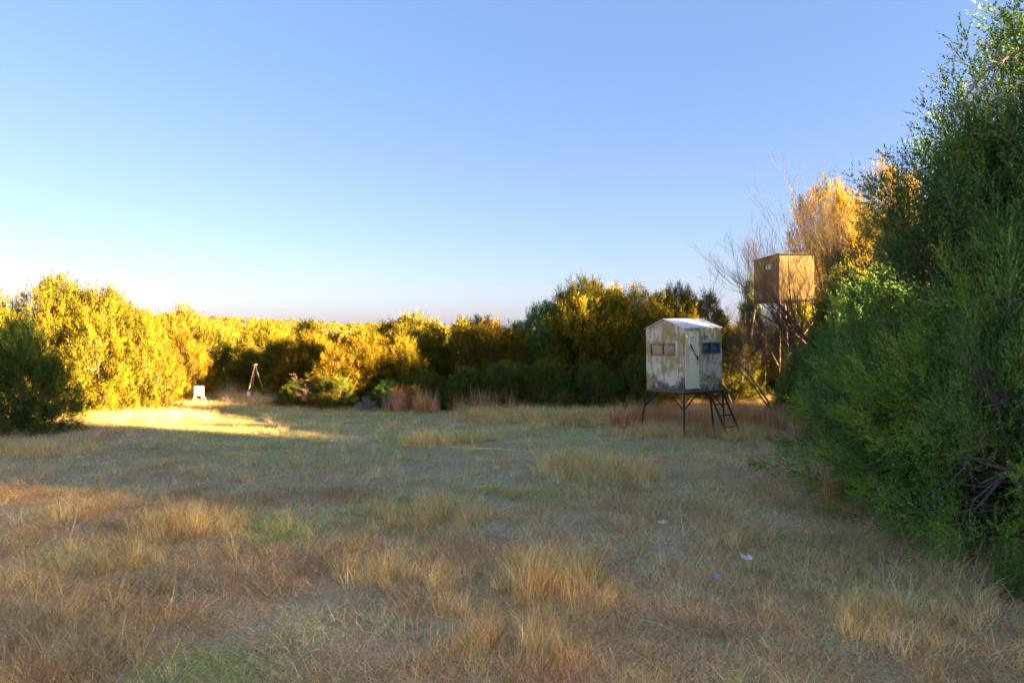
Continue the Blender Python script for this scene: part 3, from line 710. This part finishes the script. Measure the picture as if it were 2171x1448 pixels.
    # roof: two sheets meeting at the ridge, with a turned down edge
    for sg in (-1, 1):
        mb = MB(); ov = 0.03; t = 0.018
        A = [(0, -S-ov, zr+0.012), (sg*(S+ov), -S-ov, z1+0.002), (sg*(S+ov), S+ov, z1+0.002), (0, S+ov, zr+0.012)]
        up = Vector((0, 0, t)); b = 0
        mb.v = [tuple(Vector(q)) for q in A] + [tuple(Vector(q)+up) for q in A]
        mb.f = [[3,2,1,0],[4,5,6,7],[0,1,5,4],[1,2,6,5],[2,3,7,6],[3,0,4,7]]
        mb.obj('roof', M['roof'], root)
    # floor and platform frame
    MB().box((-S, -S, z0-0.035), (S, S, z0-0.003)).obj('floor', M['ochre'], root)
    fr = MB(); e = S+0.02
    for a, b in (((-e,-e),(e,-e)),((e,-e),(e,e)),((e,e),(-e,e)),((-e,e),(-e,-e))): fr.bar((*a, z0-0.06), (*b, z0-0.06), 0.045, 0.045)
    fr.obj('platform_frame', M['darksteel'], root)
    # door with frame, sign plate, knob and strap
    def dslab(mb, u0, u1, za, zb, w0, w1):
        q = [PD(u, z, w) for w in (w0, w1) for (u, z) in ((u0, za), (u1, za), (u1, zb), (u0, zb))]
        b = len(mb.v); mb.v.extend(tuple(t) for t in q)
        for f in ((0,1,2,3), (7,6,5,4), (0,4,5,1), (1,5,6,2), (2,6,7,3), (3,7,4,0)): mb.f.append([b+i for i in f])
    zd0, zd1, u0, u1 = z0+0.07*H, z0+0.93*H, 0.045, 0.36
    mb = MB(); dslab(mb, u0+0.02, u1-0.02, zd0, zd1, -0.024, 0.0-0.001); door = mb.obj('door', M['door'], root, bevel=0.004)
    mb = MB()
    dslab(mb, u0-0.012, u0+0.02, zd0, zd1, -0.034, -0.001); dslab(mb, u1-0.02, u1+0.012, zd0, zd1, -0.034, -0.001)
    dslab(mb, u0-0.012, u1+0.012, zd1, zd1+0.035, -0.038, -0.001); dslab(mb, u0-0.012, u1+0.03, zd0-0.05, zd0, -0.045, -0.001)
    mb.obj('door_frame', M['door'], root, bevel=0.004)
    mb = MB(); dslab(mb, 0.17, 0.265, z0+0.73*H, z0+0.885*H, -0.030, -0.0245); pl = mb.obj('door_plate', M['whitepanel'], door)
    mb = MB(); dslab(mb, 0.18, 0.25, z0+0.842*H, z0+0.852*H, -0.0325, -0.0301); mb.obj('slot', M['black'], door); mb = MB(); dslab(mb, 0.213, 0.221, z0+0.775*H, z0+0.805*H, -0.0325, -0.0301); mb.obj('slot', M['black'], door)
    kp = PD(0.345, z0+0.515*H, -0.0)
    mb = MB(); mb.tube([kp+Vector((0.030,0,0)), kp+Vector((0.05,0,0)), kp+Vector((0.062,0,0)), kp+Vector((0.085,0,0)), kp+Vector((0.098,0,0)), kp+Vector((0.102,0,0))], [0.05, 0.02, 0.032, 0.036, 0.026, 0.008], 14); mb.obj('knob', M['chrome'], door, True)
    mb = MB(); mb.tube([PD(0.155, z0+0.755*H, -0.034), PD(0.175, z0+0.71*H, -0.05), PD(0.26, z0+0.60*H, -0.046), PD(0.335, z0+0.525*H, -0.052)], [0.010, 0.018, 0.008, 0.022], 8); mb.obj('strap', M['black'], door, True)
    # legs, braces
    g = -0.04
    def leg(a, b, w=0.042): MB().bar(a, b, w).obj('leg', M['darksteel'], root)
    tops = {'l': (-S, -S), 'f': (S, -S), 'r': (S, S), 'b': (-S, S)}
    leg((-S, -S, z0-0.05), (-S-0.16, -S-0.10, g)); leg((S, -S, z0-0.05), (S+0.04, -S-0.05, g)); leg((S, S, z0-0.05), (S+0.05, S+0.03, g)); leg((-S, S, z0-0.05), (-S-0.08, S+0.10, g))
    leg((S+0.02, 0.24, z0-0.05), (S+0.24, 0.16, g), 0.045)
    def br(a, b): MB().bar(a, b, 0.024).obj('brace', M['darksteel'], root)
    zb = 0.72
    br((-S-0.07, -S-0.05, zb), (-S+0.52, -S, z0-0.08)); br((-S-0.07, -S-0.05, zb+0.04), (-S, -S+0.50, z0-0.08))
    br((S+0.02, -S-0.02, zb), (S-0.56, -S, z0-0.08)); br((S+0.02, -S-0.02, zb+0.03), (S, -S+0.5, z0-0.08))
    br((S+0.03, S+0.01, zb), (S, S-0.45, z0-0.08)); br((-S-0.03, S+0.04, zb), (-S, S-0.5, z0-0.08)); br((-S-0.03, S+0.04, zb), (-S+0.5, S, z0-0.08))
    # ladder leaning off the door side
    lad = MB()
    ya, yb = 0.20, 0.74; T = lambda y, f: Vector((S+0.05+0.66*f, y, z0-0.06-(z0-0.06-g)*f))
    lad.bar(T(ya, 0), T(ya, 1), 0.03, 0.055); lad.bar(T(yb, 0), T(yb, 1), 0.03, 0.055)
    lo = lad.obj('ladder', M['darksteel'], root)
    for f in (0.27, 0.52, 0.77): MB().bar(T(ya, f), T(yb, f), 0.034).obj('rung', M['darksteel'], lo)
    return root
hunting_blind()

# ------------------------------------------------------------------ the tower blind among the trees
def tower_blind():
    cx, cy = 10.96, 28.0; W, L = 1.42, 2.9; zf, zt = 4.33, 6.15
    root = empty('tower_blind', (cx, cy, tz(cx+0.7, cy+1.5)))
    tag(root, 'brown boxy tower blind on tall thin poles behind the bare tree', 'hunting blind')
    t = 0.025
    wz = (5.62, 5.86); wy = (0.75, 1.75)
    mb = MB()                                                   # side wall with the viewing slot
    mb.box((0, 0, zf), (t, L, wz[0])); mb.box((0, 0, wz[1]), (t, L, zt-0.02)); mb.box((0, 0, wz[0]), (t, wy[0], wz[1])); mb.box((0, wy[1], wz[0]), (t, L, wz[1]))
    mb.obj('wall', M['ochre'], root)
    mb = MB(); mb.box((t+0.001, 0, zf), (W-t-0.001, t, zt)); mb.obj('wall', M['ochre'], root)
    mb = MB(); mb.box((W-t, 0, zf), (W, L, zt-0.02)); mb.obj('wall', M['ochre'], root)
    mb = MB(); mb.box((t+0.001, L-t, zf), (W-t-0.001, L, zt-0.02)); mb.obj('wall', M['ochre'], root)
    mb = MB(); mb.box((-0.02, wy[0]+0.03, wz[0]+0.02), (-0.004, wy[1]-0.25, wz[1]-0.03)); mb.obj('window_panel', M['whitepanel'], root)
    for y in (0.0, L/2-0.02, L-0.04): MB().box((-0.018, y+0.002, zf), (-0.001, y+0.04, zt-0.03)).obj('batten', M['ochre'], root)
    MB().box((-0.10, -0.10, zt+0.001), (W+0.10, L+0.10, zt+0.04)).obj('roof', M['darksteel'], root)
    MB().box((-0.03, -0.03, zf-0.08), (W+0.03, L+0.03, zf-0.001)).obj('floor', M['darksteel'], root)
    def pole(a, b, r=0.035): MB().tube([a, Vector(a).lerp(Vector(b), 0.5), b], [r, r, r], 8).obj('pole', M['pole'], root, True)
    for (x, y, dx, dy) in ((0.05, 0.05, -0.12, -0.3), (W-0.05, 0.05, 0.5, -0.3), (0.05, L-0.05, -0.40, 0.5), (W-0.05, L-0.05, 0.5, 0.5)):
        pole((x, y, zf-0.06), (x+dx, y+dy, -0.1))
    def brace(a, b): MB().tube([a, b], 0.022, 6).obj('brace', M['pole'], root, True)
    brace((0.0, 0.0, zf-0.9), (-0.33, L+0.35, 0.6)); brace((0.0, 1.4, 2.9), (-0.25, 0.9, 0.4)); brace((0.02, 0.02, zf-0.9), (W+0.25, -0.1, 2.0)); brace((W, 0.0, zf-0.9), (0.0, -0.2, 1.6)); brace((0, L, zf-0.8), (0, 0.1, 1.6))
tower_blind()

# ------------------------------------------------------------------ tripod frame, target board
def tripod():
    c = gp(536, 853); d = c.y; root = empty('tripod_frame', c)
    tag(root, 'rusty tan tripod of thin poles standing at the far edge of the clearing', 'tripod')
    ap = at(540, 774, d) - c
    ft = [gp(519, 857) - c, gp(534, 848) - c, at(566, 850, d+0.5) - c]
    for f, w in zip(ft, (0.032, 0.032, 0.032)):
        f.z = tz(c.x+f.x, c.y+f.y) - c.z - 0.05
        MB().tube([ap, f.lerp(ap, 0.5), f], [w, w, w], 8).obj('leg', M['rustpole'], root, True)
    MB().tube([ap+Vector((-0.09, 0, 0.0)), ap+Vector((0.09, 0, 0.01))], 0.045, 8).obj('head', M['rustpole'], root, True)
    a = ft[0].lerp(ap, 0.28); mb = MB(); mb.box((-0.07, -0.05, -0.09), (0.07, 0.05, 0.09), Matrix.Translation(a+Vector((0.05, -0.03, 0)))); mb.obj('winch', M['whitepanel'], root, bevel=0.01)
    b = ft[2].lerp(ap, 0.7); MB().tube([ap+Vector((0.02, -0.02, -0.02)), b+Vector((-0.06, 0, -0.2)), b+Vector((-0.06, 0, -0.75))], 0.008, 5).obj('cable', M['darksteel'], root)
tripod()
def target_board():
    c = gp(421, 857); root = empty('target_board', c, R_(-6)); d = c.y
    tag(root, 'small white square target board on splayed wooden legs by the golden cedars', 'target')
    s = d/F
    z1, z0 = (857-819)*s, (857-840)*s; w = 9.6*s
    MB().box((-w, -0.06, z0), (w, 0.06, z1)).obj('board', M['target'], root, bevel=0.012)
    for (x, z) in ((-0.02, 0.78), (0.01, 0.38)):
        zz = z0+(z1-z0)*z
        MB().tube([(x, -0.058, zz), (x, -0.066, zz)], 0.018, 12).obj('mark', M['black'], root)
    for sx in (-1, 1):
        for sy in (-1, 1): MB().bar((sx*w*0.82, sy*0.05, z0+0.02), (sx*w*1.32, sy*0.22, -0.05), 0.045).obj('leg', M['pole'], root)
    MB().bar((-w*1.02, -0.11, z0*0.62), (w*1.02, -0.11, z0*0.62), 0.03).obj('crossbar', M['pole'], root)
target_board()

# ------------------------------------------------------------------ bare trees and dead shrubs
def bare_tree(name, seed, loc, H, spreadv, n0, mat, label, cat, levels=4, r0=0.09, kids=5, upb=0.35, lean=(0, 0), thin=0.0035, group=None):
    rs = random.Random(seed); root = empty(name, loc)
    trunk = MB(); twig = MB()
    def grow(p, d, L, r, lv, mb):
        n = 5; pts = [p.copy()]; rad = [r]; q = p.copy(); dd = d.copy()
        for i in range(n):
            dd = (dd + Vector((rs.gauss(0, .16), rs.gauss(0, .16), rs.gauss(0, .12) + upb*0.12))).normalized()
            q = q + dd*(L/n); pts.append(q.copy()); rad.append(max(thin*0.55, r*(1-0.72*(i+1)/n)))
        mb.tube(pts, rad, 6 if lv < 2 else (4 if lv < 3 else 3), False)
        if lv >= levels: return
        for k in range(kids + (2 if lv >= 1 else 0)):
            f = 0.25 + 0.75*(k+rs.random())/(kids+2); i = min(int(f*n), n-1); st = pts[i].lerp(pts[i+1], f*n-i if f*n-i <= 1 else 1)
            ax = Vector((rs.gauss(0, 1), rs.gauss(0, 1), rs.gauss(0, .7))).normalized()
            nd = ((pts[i+1]-pts[i]).normalized()*0.75 + ax*spreadv + Vector((0, 0, upb*0.3))).normalized()
            grow(st, nd, L*(0.46+0.22*rs.random()), max(thin, rad[i]*0.55), lv+1, twig)
    for k in range(n0):
        a = 2*math.pi*(k+rs.random()*.5)/n0
        d = Vector((math.cos(a)*0.55+lean[0], math.sin(a)*0.45+lean[1], 1.0)).normalized()
        grow(Vector((math.cos(a)*r0, math.sin(a)*r0, -0.1)), d, H*(0.5+0.16*rs.random()), r0*(0.7+.5*rs.random()), 0, trunk)
    trunk.obj('trunk', mat, root, True); tag(twig.obj('branches', mat, root, True), kind='stuff')
    tag(root, label, cat, group); return root
x, y = (1788-CX)/F*26.0, 26.0
bare_tree('bare_tree', 4, (x, y, tz(x, y)), 8.9, 0.38, 5, M['deadwood'], 'leafless grey tree catching gold light in front of the tower blind', 'bare tree', 4, 0.10, 5, 0.6, (-0.03, 0))
x, y = (1640-CX)/F*26.5, 26.5
bare_tree('bare_tree', 9, (x, y, tz(x, y)), 4.6, 0.75, 4, M['deadwood'], 'low tangled leafless grey shrub under the tower blind floor', 'bare tree', 4, 0.04, 5, 0.3, (-0.1, 0))
x, y = (1555-CX)/F*28.0, 28.0
bare_tree('bare_tree', 12, (x, y, tz(x, y)), 6.4, 0.5, 2, M['deadwood'], 'thin leafless sapling just right of the pale blind, against the sky', 'bare tree', 3, 0.05, 4, 0.5, (-0.05, 0))
c = gp(652, 862); bare_tree('dead_shrub', 21, c, 1.5, 0.7, 3, M['redwood'], 'small pinkish dead shrub sunlit at the foot of the orange cedars', 'dead shrub', 3, 0.028, 4, 0.3, (-0.1, 0), 0.006)
c = gp(775, 876)
M['greytwig'] = simple('grey_twigs', (0.20, 0.19, 0.19), (0.33, 0.31, 0.30), 9, 0.9, 0, 0.1)
for k, (px, py, hh) in enumerate(((775, 872, 0.8), (835, 868, 0.9))):
    c = gp(px, py); bare_tree('dead_shrub', 31+k, c, hh, 0.9, 7, M['greytwig'], ['low silvery grey brush pile left of the green bush', 'low silvery grey brush in front of the small green bush'][k], 'dead shrub', 3, 0.012, 4, 0.1, (0, 0), 0.005)
# dark dead limb of the tallest cedar, reaching out against the sky
mb = MB(); o0 = Vector(TALLR.location); rq = random.Random(3)
dl = 9.8
ctl = [at(2230, 95, dl), at(2171, 105, dl), at(2125, 128, dl), at(2090, 150, dl), at(2060, 185, dl), at(2035, 220, dl), at(2003, 254, dl)]
mb.tube(ctl, [0.03, 0.026, 0.022, 0.018, 0.014, 0.010, 0.005], 6)
c2 = [at(2125, 128, dl), at(2100, 170, dl), at(2075, 200, dl-.1), at(2050, 225, dl-.1), at(2030, 245, dl-.2)]; mb.tube(c2, [0.014, 0.012, 0.01, 0.007, 0.004], 5)
for i in range(34):
    k = rq.randrange(1, 6); p0 = ctl[k].lerp(ctl[k+1] if k < 6 else ctl[k], rq.random()); dv = Vector((rq.gauss(-.4, .6), rq.gauss(0, .6), rq.gauss(-.1, .6)))*0.14
    mb.tube([p0, p0+dv*.6, p0+dv+Vector((0, 0, .02))], [0.006, 0.004, 0.002], 4, False)
rot_inv = Matrix.Rotation(-TALLR.rotation_euler.z, 4, 'Z')
mb.v = [tuple(rot_inv @ (Vector(v)-o0)) for v in mb.v]
mb.obj('dead_limb', M['bark'], TALLR, True)

# ------------------------------------------------------------------ litter on the grass
def scrap(name, px, py, size, mat, label, cat, seed, group=None, lift=0.045):
    rs = np.random.RandomState(seed); c = gp(px, py); mb = MB(); n = 5
    for i in range(n):
        for j in range(n):
            u, v = i/(n-1)-.5, j/(n-1)-.5
            mb.v.append((u*size+rs.randn()*size*.05, v*size*.55+rs.randn()*size*.05, abs(u)*size*.35+rs.rand()*size*.16))
    for i in range(n-1):
        for j in range(n-1): mb.f.append([i*n+j, (i+1)*n+j, (i+1)*n+j+1, i*n+j+1])
    o = mb.obj(name, mat); md = o.modifiers.new('thick', 'SOLIDIFY'); md.thickness = 0.002
    o.location = c + Vector((0, 0, lift)); o.rotation_euler = (R_(18), 0, rs.rand()*6.28)
    tag(o, label, cat, group)
scrap('paper_scrap', 1323, 1120, 0.08, M['paper'], 'smaller white scrap of the pair in mid clearing, left one', 'scrap', 1, 'litter on the grass')
scrap('paper_scrap', 1402, 1121, 0.16, M['paper'], 'largest white folded scrap, right one of the pair in mid clearing', 'scrap', 2, 'litter on the grass')
scrap('paper_scrap', 1585, 1195, 0.14, M['paper'], 'white curled scrap to the right beneath a straw tuft', 'scrap', 3, 'litter on the grass')
scrap('paper_scrap', 1521, 1239, 0.15, M['bluepaper'], 'crumpled blue scrap lying on the brown grass', 'scrap', 4, 'litter on the grass')
scrap('paper_scrap', 1661, 1306, 0.06, M['paper'], 'tiny white scrap nearest the camera, right of the blue one', 'scrap', 5, 'litter on the grass')
scrap('paper_scrap', 1184, 1033, 0.10, M['paper'], 'small white scrap left of the tall straw patch', 'scrap', 6, 'litter on the grass')
scrap('dead_leaf', 1888, 1202, 0.10, M['brownleaf'], 'red brown dead leaf on the grass before the right cedars', 'leaf', 7)

# ------------------------------------------------------------------ masts on the horizon
for px, top, d, lab in ((890, 678, 900, 'thin radio mast on the horizon, the taller left one'), (1074, 688, 1000, 'thin radio mast on the horizon behind the ragged cedar')):
    b = at(px, 700, d); t = at(px, top, d); g = tz(b.x, b.y); root = empty('radio_mast', (b.x, b.y, g)); h = t.z-g
    MB().tube([(0, 0, 0), (0, 0, h)], [0.35, 0.18], 4).obj('mast', M['darksteel'], root)
    cr = MB()
    for f in (0.7, 0.85, 0.97): cr.bar((-0.8, 0, h*f), (0.8, 0, h*f), 0.12)
    cr.obj('antenna', M['darksteel'], root)
    tag(root, lab, 'mast', 'masts on the horizon')
